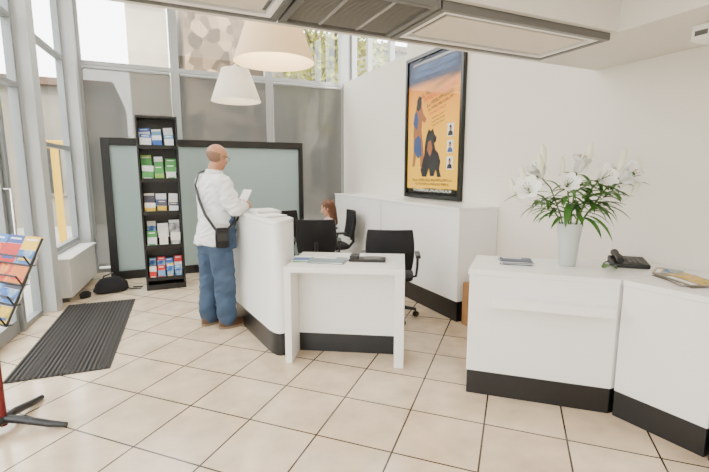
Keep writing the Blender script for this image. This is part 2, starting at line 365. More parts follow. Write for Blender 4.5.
for z,ht,bk,cs in rows:
    MB().box(-w+.022,w-.022,-.01,.2,z-.02,z).box(-w+.022,w-.022,-.02,-.01,z-.02,z+.03).obj('shelf',black,parent=e)
    n=len(cs)
    for k in range(n):
        sp=(2*w-.06)/n; x=-w+.03+sp*(k+.5)
        for row in range(2):
            M=Matrix.Rotation(R(-10+rb.uniform(-3,1)),4,'X')@Matrix.Rotation(R(rb.uniform(-4,4)),4,'Y')
            c1,c2=cs[k] if row==0 else cs[(k+1)%n][::-1]
            hh=ht*rb.uniform(.78,1.0)
            b,ms=leaflet(sp*rb.uniform(.72,.95),hh,.012,covers[c1],covers[c2],M,rb.uniform(.35,.85),rb.choice((None,None,0,3,1)) if z<1.3 else None)
            o=b.obj('brochure',ms,label='printed brochure standing on a black display shelf',cat='brochure',group='brochures in the tower stand')
            o.matrix_world=Matrix.Translation((SX+x,SY+.015+.075*row,z+(.001+bk if row else .001)))
    
# ---------------- poster
e=empty('poster','large framed event poster with orange picture and dark title','poster',(WX-.005,4.53,1.17))
pw=.6; ph=1.78
blk=mat('poster_frame_black',(.008,.008,.008),.3)
MB().box(-.05,0,-pw,-pw+.045,0,ph).box(-.05,0,pw-.045,pw,0,ph).box(-.05,0,-pw+.045,pw-.045,0,.045).box(-.05,0,-pw+.045,pw-.045,ph-.045,ph).obj('frame',blk,parent=e,bevel=.004)
pm=bpy.data.materials.new('poster_print_background'); pm.use_nodes=True; nt=pm.node_tree; bs=nt.nodes['Principled BSDF']; bs.inputs['Roughness'].default_value=.6; bs.inputs['Specular IOR Level'].default_value=.2
tc=nt.nodes.new('ShaderNodeTexCoord'); sx=nt.nodes.new('ShaderNodeSeparateXYZ'); nt.links.new(tc.outputs['Object'],sx.inputs[0])
mr=nt.nodes.new('ShaderNodeMapRange'); mr.inputs[2].default_value=ph; nt.links.new(sx.outputs[2],mr.inputs[0])
nz=nt.nodes.new('ShaderNodeTexNoise'); nz.inputs['Scale'].default_value=3; nt.links.new(tc.outputs['Object'],nz.inputs['Vector'])
ad=nt.nodes.new('ShaderNodeMath'); ad.operation='MULTIPLY_ADD'; ad.inputs[1].default_value=.05; nt.links.new(nz.outputs['Fac'],ad.inputs[0]); nt.links.new(mr.outputs[0],ad.inputs[2])
cr=nt.nodes.new('ShaderNodeValToRGB'); nt.links.new(ad.outputs[0],cr.inputs[0]); el=cr.color_ramp.elements
el[0].position=0.0; el[0].color=(.01,.008,.006,1); el[1].position=1; el[1].color=(.010,.016,.05,1)
for p_,c_ in ((.09,(.01,.008,.006,1)),(.10,(.90,.52,.04,1)),(.45,(.95,.52,.05,1)),(.66,(.95,.42,.04,1)),(.80,(.80,.30,.05,1)),(.845,(.018,.03,.085,1))):
    x=el.new(p_); x.color=c_
nt.links.new(cr.outputs[0],bs.inputs['Base Color'])
MB().box(-.02,-.015,-pw+.04,pw-.04,.04,ph-.04).obj('poster_print',pm,parent=e)
py=[mat('poster_yellow',(.9,.52,.03),.6),mat('poster_white',(.8,.8,.75),.6),mat('poster_darktext',(.05,.015,.01),.6),mat('poster_redorange',(.65,.05,.01),.6),mat('poster_titleblue',(.10,.22,.50),.6)]
def flat(b,pts,x,mi):
    n=len(pts); b.add([(x,-s,z) for s,z in pts],[tuple(range(n))],mi)
def words(s0,s1,z,h,mi,seed,x=-.0225,slope=0):
    b=MB(); rnd=random.Random(seed); s=s0
    def F(p,xx): flat(b,[(u,v+slope*u) for u,v in p],xx,0)
    while s<s1:
        l=rnd.uniform(.5,.85)*h
        k=rnd.choice((0,1,2))
        F([(s,z),(s+l*.28,z),(s+l*.28,z+h),(s,z+h)],x)
        if k==0: F([(s,z),(s+l,z),(s+l,z+h*.22),(s,z+h*.22)],x-.0002)
        if k==1: F([(s+l*.72,z),(s+l,z),(s+l,z+h),(s+l*.72,z+h)],x); F([(s,z+h*.78),(s+l,z+h*.78),(s+l,z+h),(s,z+h)],x-.0002)
        if k==2: F([(s,z+h*.4),(s+l,z+h*.4),(s+l,z+h*.6),(s,z+h*.6)],x-.0002); F([(s,z+h*.78),(s+l,z+h*.78),(s+l,z+h),(s,z+h)],x-.0002)
        s+=l+h*.2
        if rnd.random()<.18: s+=h*.28
    b.obj('text_line',py[mi],parent=e)
words(-.46,.46,1.665,.03,1,1); words(-.44,.44,1.59,.055,4,2); words(-.44,.42,1.515,.05,4,3)
words(-.25,.44,1.30,.055,2,4,slope=.22); words(-.18,.44,1.225,.055,3,5,slope=.22); words(-.12,.42,1.15,.045,2,6,slope=.22)
words(-.10,.40,1.09,.035,2,8,slope=.22); words(-.06,.26,1.03,.03,3,9,slope=.22)
for k in range(3): words(.0,.25,.97-.045*k,.018,2,10+k,slope=.22)
words(-.42,.42,.215,.03,2,20); words(-.35,.36,.165,.028,2,24); words(-.40,.40,.085,.028,1,21)
b=MB()
flat(b,[(-.42,1.0),(-.38,1.12),(-.34,1.20),(-.29,1.22),(-.24,1.16),(-.20,1.06),(-.13,.99),(-.16,.94),(-.22,.97),(-.235,.86),(-.20,.70),(-.17,.56),(-.19,.40),(-.25,.40),(-.255,.56),(-.31,.72),(-.345,.54),(-.38,.40),(-.44,.40),(-.41,.6),(-.42,.8)],-.0223,0)
flat(b,[(-.36,1.14),(-.345,1.24),(-.30,1.29),(-.25,1.26),(-.24,1.18),(-.27,1.12),(-.32,1.10)],-.0228,1)
flat(b,[(-.43,.95),(-.40,1.08),(-.35,1.10),(-.31,1.0),(-.34,.86)],-.0227,2)
flat(b,[(-.41,.60),(-.39,.75),(-.30,.80),(-.24,.74),(-.22,.55),(-.3,.5)],-.0227,2)
flat(b,[(-.20,.27),(-.24,.36),(-.20,.44),(-.16,.55),(-.15,.66),(-.12,.78),(-.07,.86),(-.03,.83),(.02,.86),(.05,.79),(.10,.75),(.09,.70),(.05,.68),(.08,.60),(.14,.56),(.19,.46),(.17,.36),(.21,.27),(.13,.27),(.10,.36),(.06,.28),(-.02,.28),(-.05,.38),(-.10,.27)],-.0226,1)
flat(b,[(-.10,.60),(-.08,.70),(-.02,.72),(.02,.62),(-.03,.52)],-.0231,0)
for k,z in enumerate((.74,.55,.36)):
    flat(b,[(.31,z),(.43,z),(.43,z+.15),(.31,z+.15)],-.0224,3)
    flat(b,[(.32,z+.01),(.42,z+.01),(.41,z+.05),(.39,z+.065),(.35,z+.065),(.33,z+.05)],-.0228,(1,2,1)[k])
    flat(b,[(.37+.022*math.cos(t*.6283),z+.092+.030*math.sin(t*.6283)) for t in range(10)],-.0229,0)
    flat(b,[(.348,z+.102),(.392,z+.102),(.388,z+.128),(.352,z+.128)],-.0230,1)
b.obj('poster_picture',[mat('poster_skin',(.34,.12,.04),.6),mat('poster_black',(.012,.01,.014),.6),mat('poster_blue',(.03,.07,.20),.6),py[1]],parent=e)
MB().box(-.035,-.032,-pw+.04,pw-.04,.04,ph-.04).obj('glazing',seethru('poster_glass',(.9,.9,.9),(1,1,1),.01,rough=.03,gloss=True),parent=e)

# ---------------- pendant lamps
for (x,y,z,cc_) in ((.86,3.32,2.31,(.86,.76,.60)),(.96,5.6,2.36,(.86,.83,.77))):
    shade_m=seethru('lamp_shade_cloth',cc_,(1,1,1),.999,translucent=.35)
    e=empty('pendant_lamp','white cone-shaped pendant lamp hanging on a thin cord','lamp',(x,y,z))
    MB().lathe([(.30,0),(.165,.38),(.155,.385)],40,caps=False).lathe([(.297,0),(.162,.376),(.03,.386)],40,caps=False).obj('lamp_shade',shade_m,parent=e,smooth=40)
    MB().lathe([(.03,.30),(.035,.36),(.03,.42),(.008,.44)],16).obj('socket',white,parent=e,smooth=40)
    MB().ell((0,0,.24),(.05,.05,.065)).obj('bulb',mat('bulb',(1,.9,.7),.3,emit=(1,.8,.5),es=3),parent=e,smooth=80)
    MB().tube([(0,0,.43),(0,0,4.4-z)],.005,8).obj('cord',alu,parent=e)
    l=bpy.data.lights.new('lamp_light','POINT'); l.energy=22 if y<4 else 10; l.color=(1,.80,.54); l.shadow_soft_size=.06
    lo=bpy.data.objects.new('lamp_light',l); COL.objects.link(lo); lo.parent=e; lo.location=(0,0,.15)

# ---------------- ceiling units
pan=mat('light_diffuser',(0.60,0.53,0.42),.5,emit=(1,.93,.8),es=.08)
def cunit(x0,x1,kind):
    lab={'l':'recessed ceiling light panel in a dark metal frame','g':'ceiling air vent grille with dark slats'}[kind]
    e=empty('ceiling_light' if kind=='l' else 'air_vent',lab,'light' if kind=='l' else 'vent',((x0+x1)/2,1.98,2.275))
    w=(x1-x0)/2; d=.25
    b=MB(); t=.035
    b.box(-w,w,-d,-d+t,-.04,0).box(-w,w,d-t,d,-.04,0).box(-w,-w+t,-d+t,d-t,-.04,0).box(w-t,w,-d+t,d-t,-.04,0)
    b.obj('frame',greyd,parent=e,bevel=.004)
    if kind=='l':
        b=MB(); u=.03; W2=w-t; D2=d-t
        b.box(-W2,W2,-D2,-D2+u,-.035,0).box(-W2,W2,D2-u,D2,-.035,0).box(-W2,-W2+u,-D2+u,D2-u,-.035,0).box(W2-u,W2,-D2+u,D2-u,-.035,0)
        b.obj('inner_trim',white,parent=e,bevel=.003)
        MB().box(-W2+u+.03,W2-u-.03,-D2+u+.03,D2-u-.03,-.03,-.022).obj('diffuser',pan,parent=e)
        MB().box(-W2+u,W2-u,-D2+u,D2-u,-.012,-.001).obj('housing',greyd,parent=e)
    else:
        b=MB()
        for k in range(30):
            y=-d+t+.01+k*(2*d-2*t-.02)/29
            M=Matrix.Translation((0,y,-.025))@Matrix.Rotation(R(40),4,'X'); b.box(-w+t,w-t,-.006,.006,-.001,.001,0,M)
        for x in (-w/3,w/3): b.box(x-.008,x+.008,-d+t,d-t,-.03,-.012)
        b.obj('grille',mat('grille_grey',(.34,.335,.32),.5,.3),parent=e)
        MB().box(-w+t,w-t,-d+t,d-t,-.008,-.001).obj('housing',greyd,parent=e)
cunit(1.235,2.38,'l'); cunit(.60,1.225,'g'); cunit(-.62,.59,'l')
e=empty('emergency_light','small white emergency light box fixed under the soffit','light',(2.73,1.42,2.275))
MB().box(-.07,.07,-.05,.05,-.085,0).obj('housing',white,parent=e,bevel=.01,seg=3)
MB().box(-.073,-.068,-.03,.03,-.06,-.035).obj('lens',greyd,parent=e)

# ---------------- door mat
mm=bpy.data.materials.new('ribbed_mat'); mm.use_nodes=True; nt=mm.node_tree; bs=nt.nodes['Principled BSDF']; bs.inputs['Roughness'].default_value=.95
tc=nt.nodes.new('ShaderNodeTexCoord'); wv=nt.nodes.new('ShaderNodeTexWave'); wv.inputs['Scale'].default_value=9; wv.bands_direction='X'; nt.links.new(tc.outputs['Object'],wv.inputs['Vector'])
cr=nt.nodes.new('ShaderNodeValToRGB'); cr.color_ramp.elements[0].color=(.008,.007,.006,1); cr.color_ramp.elements[1].color=(.05,.045,.04,1); nt.links.new(wv.outputs['Fac'],cr.inputs[0]); nt.links.new(cr.outputs[0],bs.inputs['Base Color'])
b=MB().box(-.34,.34,-.98,.98,0,.008)
for k in range(22): b.box(-.33+k*.0305,-.33+k*.0305+.014,-.97,.97,.008,.013,0)
b.obj('door_mat',mm,loc=(-.70,4.63,0.0),rot=(0,0,R(-3)),label='dark grey ribbed entrance mat lying on the tiles',cat='mat')

# ---------------- radiator casing
e=empty('radiator','plain white low radiator casing under the side window','radiator',(LX(7.0),7.0,0),LA+math.pi)
MB().box(0,1.25,.005,.2,.06,.50).obj('casing',mat('radiator_white',(.66,.65,.62),.4),parent=e,bevel=.012,seg=3)
MB().box(-.0,1.26,.003,.22,.50,.52).obj('top_plate',mat('radiator_white',(0,0,0)),parent=e,bevel=.006)
for xx in (.05,1.15): MB().box(xx,xx+.05,.05,.15,0,.06).obj('foot',greyd,parent=e)

# ---------------- bag on floor
e=empty('travel_bag','soft black bag lying on the floor near the window','bag',(-.60,6.1,0),R(15))
b=MB().loft([(0,0,0.0,.16,.09),(0,0,.03,.20,.12),(.01,0,.11,.18,.10),(0,0,.17,.12,.06),(0,0,.19,.06,.02)],24,sq=2.6)
b.obj('bag_body',blackf,parent=e,smooth=60)
MB().tube([(-.1,-.02,.13),(-.08,-.05,.22),(.02,-.06,.25),(.08,-.03,.15)],.009).tube([(.14,0,.05),(.22,-.06,.012),(.32,-.1,.01),(.36,-.02,.01),(.26,.04,.01)],.008).obj('strap',blackp,parent=e,smooth=60)
e=empty('shoulder_bag','small black pouch lying by the radiator','bag',(-.86,5.92,0),R(40))
MB().loft([(0,0,0.0,.06,.04),(0,0,.05,.07,.05),(0,0,.08,.04,.02)],16).obj('bag_body',blackf,parent=e,smooth=60)

# ---------------- left display stand
PX,PY=-.90,2.98
red=mat('dark_red_metal',(.14,.008,.008),.35,.3)
DA=R(-48)
e=empty('leaflet_stand','black wire magazine stand on a dark pole with splayed feet','display stand',(PX,PY,0),DA)
MB().tube([(0,0,.03),(0,0,1.18)],.02,14).obj('pole',red,parent=e,smooth=50)
for k in range(4):
    a_=R(28+90*k)
    MB().tube([(0,0,.07),(.1*math.cos(a_),.1*math.sin(a_),.06),(.25*math.cos(a_),.25*math.sin(a_),.028),(.35*math.cos(a_),.35*math.sin(a_),.015)],[.024,.024,.021,.015],10).obj('foot',blackp,parent=e,smooth=50)
S5=Matrix.Translation((PX,PY,0))@Matrix.Rotation(DA,4,'Z')
cc=[(.02,.06,.30),(.8,.42,.01),(.55,.01,.01),(.03,.18,.5),(.70,.18,.01),(.55,.01,.01),(.02,.06,.30),(.04,.04,.07),(.6,.04,.03),(.8,.5,.02)]
RO=.12; RW=.37; rm=random.Random(8)
for k in range(4):
    z=.765+.09*k; y=-.17+.045*k
    b=MB(); xl,xr=RO-RW,RO+RW
    b.tube([(xl,y,z),(xr,y,z),(xr,y-.025,z+.05),(xl,y-.025,z+.05),(xl,y,z)],.005,6)
    for s in (xl,xr): b.tube([(s,y,z),(s,y+.07,z+.13)],.006,6)
    for s in (-.1,.1): b.tube([(s,y,z),(0,0,z+.05)],.006,6)
    b.box(xl,xr,y,y+.03,z-.004,z)
    b.obj('wire_tray',blackp,parent=e)
    for j in range(5):
        M=Matrix.Rotation(R(-30),4,'X')@Matrix.Rotation(R(rm.uniform(-4,4)),4,'Y')
        b,ms=leaflet(.142,.15,.010,cc[(k*3+j*2)%10],cc[(k+j*3+4)%10],M,rm.uniform(.45,.72),rm.choice((0,2,2,1,0)) if (j+k)%3 else None)
        o=b.obj('magazine',ms,label='glossy colourful magazine leaning in a wire tray',cat='magazine',group='magazines in the wire stand')
        o.matrix_world=S5@Matrix.Translation((RO-.29+.145*j,y+.006+.003*(j%2),z+.002))
# ---------------- office chairs
def chair(x,y,ang):
    e=empty('office_chair','black office swivel chair with armrests on castors','chair',(x,y,0),ang,group='black office chairs behind the counter')
    b=MB()
    b.loft([(0,0,.42,.20,.19),(0,0,.435,.235,.225),(0,0,.475,.24,.23),(0,0,.492,.21,.2)],32,sq=4)
    b.obj('seat',blackf,parent=e,smooth=50)
    b=MB(); n=9; vs=[];fs=[]
    for side in (0,1):
        for i in range(n):
            u=-1+2*i/(n-1)
            for k in range(7):
                t=k/6; wv=.215+.02*math.sin(t*math.pi); z=.56+t*.40
                y_=-.25-.05*t+.045*u*u-.02*math.sin(t*math.pi)+(-.035 if side else 0)
                vs.append((u*wv,y_,z))
    def id(s,i,k): return s*n*7+i*7+k
    for i in range(n-1):
        for k in range(6):
            fs.append((id(0,i,k),id(0,i+1,k),id(0,i+1,k+1),id(0,i,k+1))); fs.append((id(1,i,k),id(1,i,k+1),id(1,i+1,k+1),id(1,i+1,k)))
    for i in range(n-1):
        fs.append((id(0,i,0),id(1,i,0),id(1,i+1,0),id(0,i+1,0))); fs.append((id(0,i,6),id(0,i+1,6),id(1,i+1,6),id(1,i,6)))
    for k in range(6):
        fs.append((id(0,0,k),id(0,0,k+1),id(1,0,k+1),id(1,0,k))); fs.append((id(0,n-1,k),id(1,n-1,k),id(1,n-1,k+1),id(0,n-1,k+1)))
    b.add(vs,fs); b.obj('backrest',blackf,parent=e,smooth=45,bevel=.012,seg=3)
    MB().tube([(0,-.05,.41),(0,-.24,.42),(0,-.31,.5),(0,-.31,.7)],.022).obj('back_support',blackp,parent=e,smooth=50)
    for s in (-1,1):
        MB().tube([(s*.2,.02,.425),(s*.27,.02,.44),(s*.28,0,.55),(s*.28,-.02,.66)],.014).box(s*.28-.025,s*.28+.025,-.14,.13,.655,.685).obj('armrest',blackp,parent=e,smooth=50,bevel=.006)
    MB().lathe([(.03,.1),(.03,.25),(.022,.25),(.022,.4),(.08,.4),(.08,.425)],16).obj('gas_column',blackp,parent=e,smooth=40)
    b=MB()
    for k in range(5):
        a=R(72*k+10); b.tube([(0,0,.12),(.15*math.cos(a),.15*math.sin(a),.105),(.28*math.cos(a),.28*math.sin(a),.08)],[.028,.022,.016],8)
    b.obj('base',blackp,parent=e,smooth=50)
    for k in range(5):
        a=R(72*k+10); M=Matrix.Translation((.28*math.cos(a),.28*math.sin(a),.03))@Matrix.Rotation(a+.5,4,'Z')@Matrix.Rotation(R(90),4,'X')
        MB().lathe([(.02,-.022),(.03,-.018),(.03,-.004),(.012,-.003),(.012,.003),(.03,.004),(.03,.018),(.02,.022)],16,M=M).tube([(.28*math.cos(a),.28*math.sin(a),.03),(.28*math.cos(a),.28*math.sin(a),.08)],.008).obj('castor',blackp,parent=e,smooth=40)
chair(2.13,3.78,R(-30)); chair(1.74,4.92,R(-20)); chair(1.60,6.24,R(0)); chair(2.24,5.66,R(80))

# ---------------- things on counter & desk
def stack(x,y,z,w,d,n,ang,cols,label,name='paper_sheet',ph=None):
    for k in range(n):
        M=Matrix.Rotation(R(random.uniform(-9,9)),4,'Z')
        b=MB().box(-w/2,w/2,-d/2,d/2,0,.004,0,M).box(-w/2+.01,w/2-.01,-d/2+.01,d/2*.3,.004,.0045,1,M).box(-w/2+.02,w*.2,d/2*.45,d/2*.8,.004,.0045,2,M)
        c1=cols[k%len(cols)]
        b.obj(name,[paper if (k%2 and ph is None) else cov(c1),cov(c1) if ph is None else PH[(ph+k)%4],paper],loc=(x,y,z+k*.0052),rot=(0,0,ang),label=label,cat='papers' if name=='paper_sheet' else 'magazine',group=label)
stack(.90,3.98,1.121,.20,.30,7,R(10),[(.85,.85,.83)],'white sheets stacked on the tall counter')
stack(.88,3.68,1.121,.2,.22,3,R(20),[(.8,.8,.82)],'loose white sheets on the tall counter')
stack(1.24,3.24,.776,.30,.21,3,ta,[(.20,.27,.31),(.5,.52,.5)],'open leaflets lying on the low table')
stack(1.13,3.38,.776,.28,.2,2,ta+.2,[(.08,.3,.1),(.05,.14,.4)],'map leaflets lying on the low table')
stack(2.27,2.23,.866,.21,.15,5,a+.1,[(.04,.06,.11),(.13,.17,.22)],'dark glossy leaflets piled on the desk','leaflet')
stack(2.80,1.42,.866,.30,.21,3,R(60),[(.18,.15,.12),(.35,.3,.26)],'glossy magazines piled on the desk','magazine',3)
stack(2.93,1.60,.866,.21,.15,2,R(30),[(.1,.15,.22),(.4,.3,.2)],'small colourful brochures piled on the desk','magazine',3)
e=empty('desk_telephone','low black desk telephone lying on the low table','telephone',(1.55,3.13,.7755),ta)
MB().prism([(-.15,-.07),(.15,-.07),(.15,.08),(-.15,.08)],0,.02).box(-.14,-.07,-.06,.07,.02,.05).obj('body',blackp,parent=e,bevel=.006)
MB().box(-.03,.11,-.05,.06,.02,.026).obj('keypad',greyd,parent=e)
e=empty('desk_telephone','black desk telephone with handset beside the vase','telephone',(2.90,1.84,.8655),a)
b=MB(); b.add([(-.11,-.09,0),(.11,-.09,0),(.11,.09,0),(-.11,.09,0),(-.11,-.09,.03),(.11,-.09,.03),(.11,.09,.055),(-.11,.09,.055)],[(0,3,2,1),(4,5,6,7),(0,1,5,4),(1,2,6,5),(2,3,7,6),(3,0,4,7)])
b.obj('body',blackp,parent=e,bevel=.010,seg=3)
b=MB()
for i in range(3):
    for j in range(4): b.box(-.015+i*.03,.005+i*.03,-.065+j*.028,-.047+j*.028,.036+j*.0038,.041+j*.0038)
b.obj('keypad',greyd,parent=e)
MB().tube([(-.07,-.10,.052),(-.07,-.075,.062),(-.07,0,.070),(-.07,.075,.076),(-.07,.10,.074)],[.022,.025,.017,.025,.022],12).obj('handset',blackp,parent=e,smooth=60)
MB().tube([(-.1,-.07,.02),(-.13,-.05,.008),(-.15,0,.006),(-.13,.05,.006),(-.1,.06,.02)],.004,6).obj('cord',blackp,parent=e)

# ---------------- vase + lilies
VX,VY,VZ=2.54,2.03,.8655
vm=seethru('vase_frosted',(.80,.83,.83),(1,1,1),.9,translucent=.4)
e=empty('vase','tapered frosted white vase standing on the desk','vase',(VX,VY,VZ))
MB().lathe([(.05,0),(.055,.004),(.064,.15),(.082,.29),(.079,.29),(.061,.15),(.05,.02),(.002,.018)],36,caps=True).obj('vase_body',vm,parent=e,smooth=50)
e=empty('lily_bouquet','white lilies with long green leaves arranged in the vase','flowers',(VX,VY,VZ))
gl=mat('lily_leaf_green',(.045,.15,.018),.5,var=.6,scale=12); gs=mat('stem_green',(.08,.18,.03),.5)
pet=mat('petal_white',(.96,.96,.93),.4,var=.02,emit=None); bud=mat('bud_green_white',(.84,.85,.66),.5,var=.15); sta=mat('stamen_orange',(.35,.10,.01),.6)
rnd=random.Random(11)
def leafstrip(b,p,d,L,w,droop,mi=0):
    d=Vector(d).normalized(); side=d.cross(Vector((0,0,1)))
    if side.length<.05: side=Vector((1,0,0))
    side.normalize(); vs=[];fs=[];pos=Vector(p); n=8
    for i in range(n+1):
        t=i/n; ww=w*math.sin(math.pi*min(1,t*.92+.08))**.8*(1-t*.3)
        up=side.cross(d).normalized()
        vs+=[pos-side*ww+up*ww*.35,pos,pos+side*ww+up*ww*.35]
        d=(d+Vector((0,0,-droop/n))).normalized(); pos=pos+d*(L/n)
    for i in range(n):
        k=i*3; fs+=[(k,k+1,k+4,k+3),(k+1,k+2,k+5,k+4)]
    b.add(vs,fs,mi)
def flower(p,d,s,op=.75):
    d=Vector(d).normalized(); b=MB(); u=d.cross(Vector((0,0,1))); 
    if u.length<.05: u=Vector((1,0,0))
    u.normalize(); w=d.cross(u)
    for k in range(6):
        a=k*math.pi/3+.2; rdir=u*math.cos(a)+w*math.sin(a); sd=d.cross(rdir)
        vs=[];fs=[]; n=8
        for i in range(n+1):
            t=i/n
            pos=Vector(p)+d*(s*(t*.95-.38*op*max(0,t-.55)*2*t))+rdir*(s*(.10+op*t**1.8))
            ww=s*.42*math.sin(math.pi*(t*.86+.10))**.6*(1 if k%2 else .85)
            vs+=[pos-sd*ww,pos+d*(-ww*.25),pos+sd*ww]
        for i in range(n):
            q=i*3; fs+=[(q,q+1,q+4,q+3),(q+1,q+2,q+5,q+4)]
        b.add(vs,fs,0)
    for k in range(6):
        a=k*math.pi/3; r_=u*math.cos(a)+w*math.sin(a); q=Vector(p)+d*s*.85+r_*s*.18
        b.tube([Vector(p)+d*s*.1,q],s*.012,5,1); b.ell(q,(s*.05,s*.02,s*.03),2,8)
    return b
stems=MB(); leaves=MB(); heads=[]
Rv=Vector((.9092,-.4163,0)); Fv=Vector((.4163,.9092,0))
spec=[(-.29,.0,.50),(-.19,.08,.60),(-.08,-.1,.54),(.04,.05,.64),(.13,-.1,.58),(.22,.05,.60),(.30,-.05,.58),(.36,.03,.62)]
for s_,f_,z_ in spec:
    tip=Rv*s_+Fv*f_*.8+Vector((0,0,z_)); mid=Vector((tip.x*.28,tip.y*.28,.33)); base=Vector((tip.x*.06,tip.y*.06,.03))
    pts=[base,Vector((tip.x*.12,tip.y*.12,.18)),mid,mid*.45+tip*.55+Vector((0,0,.05)),tip]
    stems.tube(pts,.005,6)
    for k in range(12):
        t=rnd.uniform(.1,.98); p=mid.lerp(tip,t)
        a_=rnd.uniform(0,6.28); dr=Vector((math.cos(a_),math.sin(a_),rnd.uniform(-.3,.5)))+tip*.6
        leafstrip(leaves,p,dr,rnd.uniform(.13,.22),rnd.uniform(.015,.024),rnd.uniform(.5,1.5))
    heads.append(tip)
for k in range(26):
    a_=rnd.uniform(0,6.28); r_=rnd.uniform(.02,.12); p=Vector((r_*math.cos(a_),r_*math.sin(a_),rnd.uniform(.31,.46)))
    leafstrip(leaves,p,(math.cos(a_),math.sin(a_),rnd.uniform(.0,.7)),rnd.uniform(.2,.31),rnd.uniform(.016,.026),rnd.uniform(.8,1.9))
stems.obj('stem',gs,parent=e,smooth=60); o=leaves.obj('leaf',gl,parent=e,smooth=60); o['kind']='stuff'
for i,tip in enumerate(heads):
    dr=Vector((tip.x*1.3,tip.y*.9,.35))-Fv*(.15 if i%2 else .5)
    flower(tip,dr,(.12,.125,.10,.13,.11,.11,.125,.11)[i],(.65,.45,.6,.4,.65,.4,.5,.45)[i]).obj('flower',[pet,gs,sta],parent=e,smooth=60)
for i,(s_,f_,z_) in enumerate([(-.25,-.05,.70),(-.34,.0,.62),(.10,.0,.77),(.32,.0,.74),(.25,-.1,.70),(-.37,.1,.54),(-.20,.02,.76),(.42,.0,.66),(-.08,.0,.68),(.43,.0,.56)]):
    p=Rv*s_+Fv*f_+Vector((0,0,z_)); dr=Vector((p.x*.8,p.y*.8,1)).normalized(); c0=p-dr*.045
    MB().tube([c0-dr*.09-Vector((p.x,p.y,0))*.12,c0-dr*.04,c0,c0+dr*.035,c0+dr*.08,c0+dr*.105],[.003,.005,.015,.022,.016,.003],8,0).obj('bud',bud,parent=e,smooth=70)
b=MB(); leafstrip(b,(-.07,0,.02),(1,.1,.35),.17,.038,.9); b.obj('fallen_leaf',gl,loc=(2.66,1.80,.866),smooth=60,label='single green leaf lying on the desk',cat='leaf')

# ---------------- PEOPLE
def remesh(b,name,m,vox,parent,sm=6,mats=None,wr=0,ws=(9,9,16)):
    me=b.mesh(name+'_src',[m]); o=bpy.data.objects.new(name+'_src',me); COL.objects.link(o)
    r=o.modifiers.new('r','REMESH'); r.mode='VOXEL'; r.voxel_size=vox; r.use_smooth_shade=True
    s=o.modifiers.new('s','SMOOTH'); s.iterations=sm; s.factor=.5
    dg=bpy.context.evaluated_depsgraph_get(); dg.update()
    me2=bpy.data.meshes.new_from_object(o.evaluated_get(dg)); bpy.data.objects.remove(o); bpy.data.meshes.remove(me)
    me2.name=name; me2.materials.clear(); 
    for mm_ in (mats or [m]): me2.materials.append(mm_)
    if wr:
        ns=[v.normal.copy() for v in me2.vertices]
        for v,nn in zip(me2.vertices,ns):
            c_=v.co; t=mnoise.noise(Vector((c_.x*ws[0],c_.y*ws[1],c_.z*ws[2]+c_.y*8)))
            v.co=c_+nn*(wr*(1-2.2*abs(t)))
    for p in me2.polygons: p.use_smooth=True; p.material_index=0
    o=bpy.data.objects.new(name,me2); COL.objects.link(o)
    if parent:o.parent=parent
    return o
def head(b,H,s=1.0):
    def P(x,y,z): return H@Vector((x*s,y*s,z*s))
    rot=H.to_3x3()
    b.ell(P(-.012,0,.035),(.1*s,.078*s,.085*s),rot=rot,n=28)
    b.ell(P(.025,0,-.03),(.066*s,.06*s,.08*s),rot=rot,n=24)
    b.ell(P(.045,0,-.078),(.042*s,.043*s,.03*s),rot=rot,n=20)
    b.cap(P(.09,0,.012),.009*s,P(.108,0,-.024),.0135*s)
    b.cap(P(.078,-.035,.03),.013*s,P(.078,.035,.03),.013*s)
    b.cap(P(.088,-.018,-.052),.0075*s,P(.088,.018,-.052),.0075*s); b.cap(P(.086,-.015,-.063),.0075*s,P(.086,.015,-.063),.0075*s)
    for y in (-1,1):
        b.ell(P(-.005,y*.079,-.002),(.019*s,.01*s,.032*s),rot=rot,n=12)
        b.ell(P(.06,y*.04,-.025),(.025*s,.02*s,.02*s),rot=rot,n=12)
def hand(b,W,d,n,side,s=1.0,curl=1.0):
    W=Vector(W); d=Vector(d).normalized(); n=Vector(n); n=(n-d*n.dot(d)).normalized(); sd=d.cross(n).normalized()
    if sd.dot(Vector(side))<0: sd=-sd
    rot=Matrix((d,sd,n)).transposed()
    b.ell(W+d*.045*s,(.055*s,.040*s,.016*s),rot=rot,n=18)
    b.ell(W+d*.02*s+sd*.02*s+n*.006*s,(.03*s,.02*s,.016*s),rot=rot,n=12)
    for k,(o_,l) in enumerate(((.030,.068),(.010,.076),(-.010,.070),(-.029,.055))):
        p=W+(d*.085+sd*o_)*s; q=p+(d*math.cos(.35*curl)+n*math.sin(.35*curl)+sd*o_*2)*l*.5*s; r2=q+(d*math.cos(1.0*curl)+n*math.sin(1.0*curl))*l*.32*s; r3=r2+(d*math.cos(1.5*curl)+n*math.sin(1.5*curl))*l*.25*s
        b.cap(p-d*.02*s,.0092*s,q,.0085*s,n=10); b.cap(q,.0085*s,r2,.0078*s,n=10); b.cap(r2,.0078*s,r3,.0068*s,n=10)
    p=W+(d*.025+sd*.032)*s; q=p+(d*.6+sd*.6+n*.3).normalized()*.036*s; r2=q+(d*.85+sd*.1+n*.5).normalized()*.03*s
    b.cap(p,.0115*s,q,.010*s,n=10); b.cap(q,.010*s,r2,.0085*s,n=10)

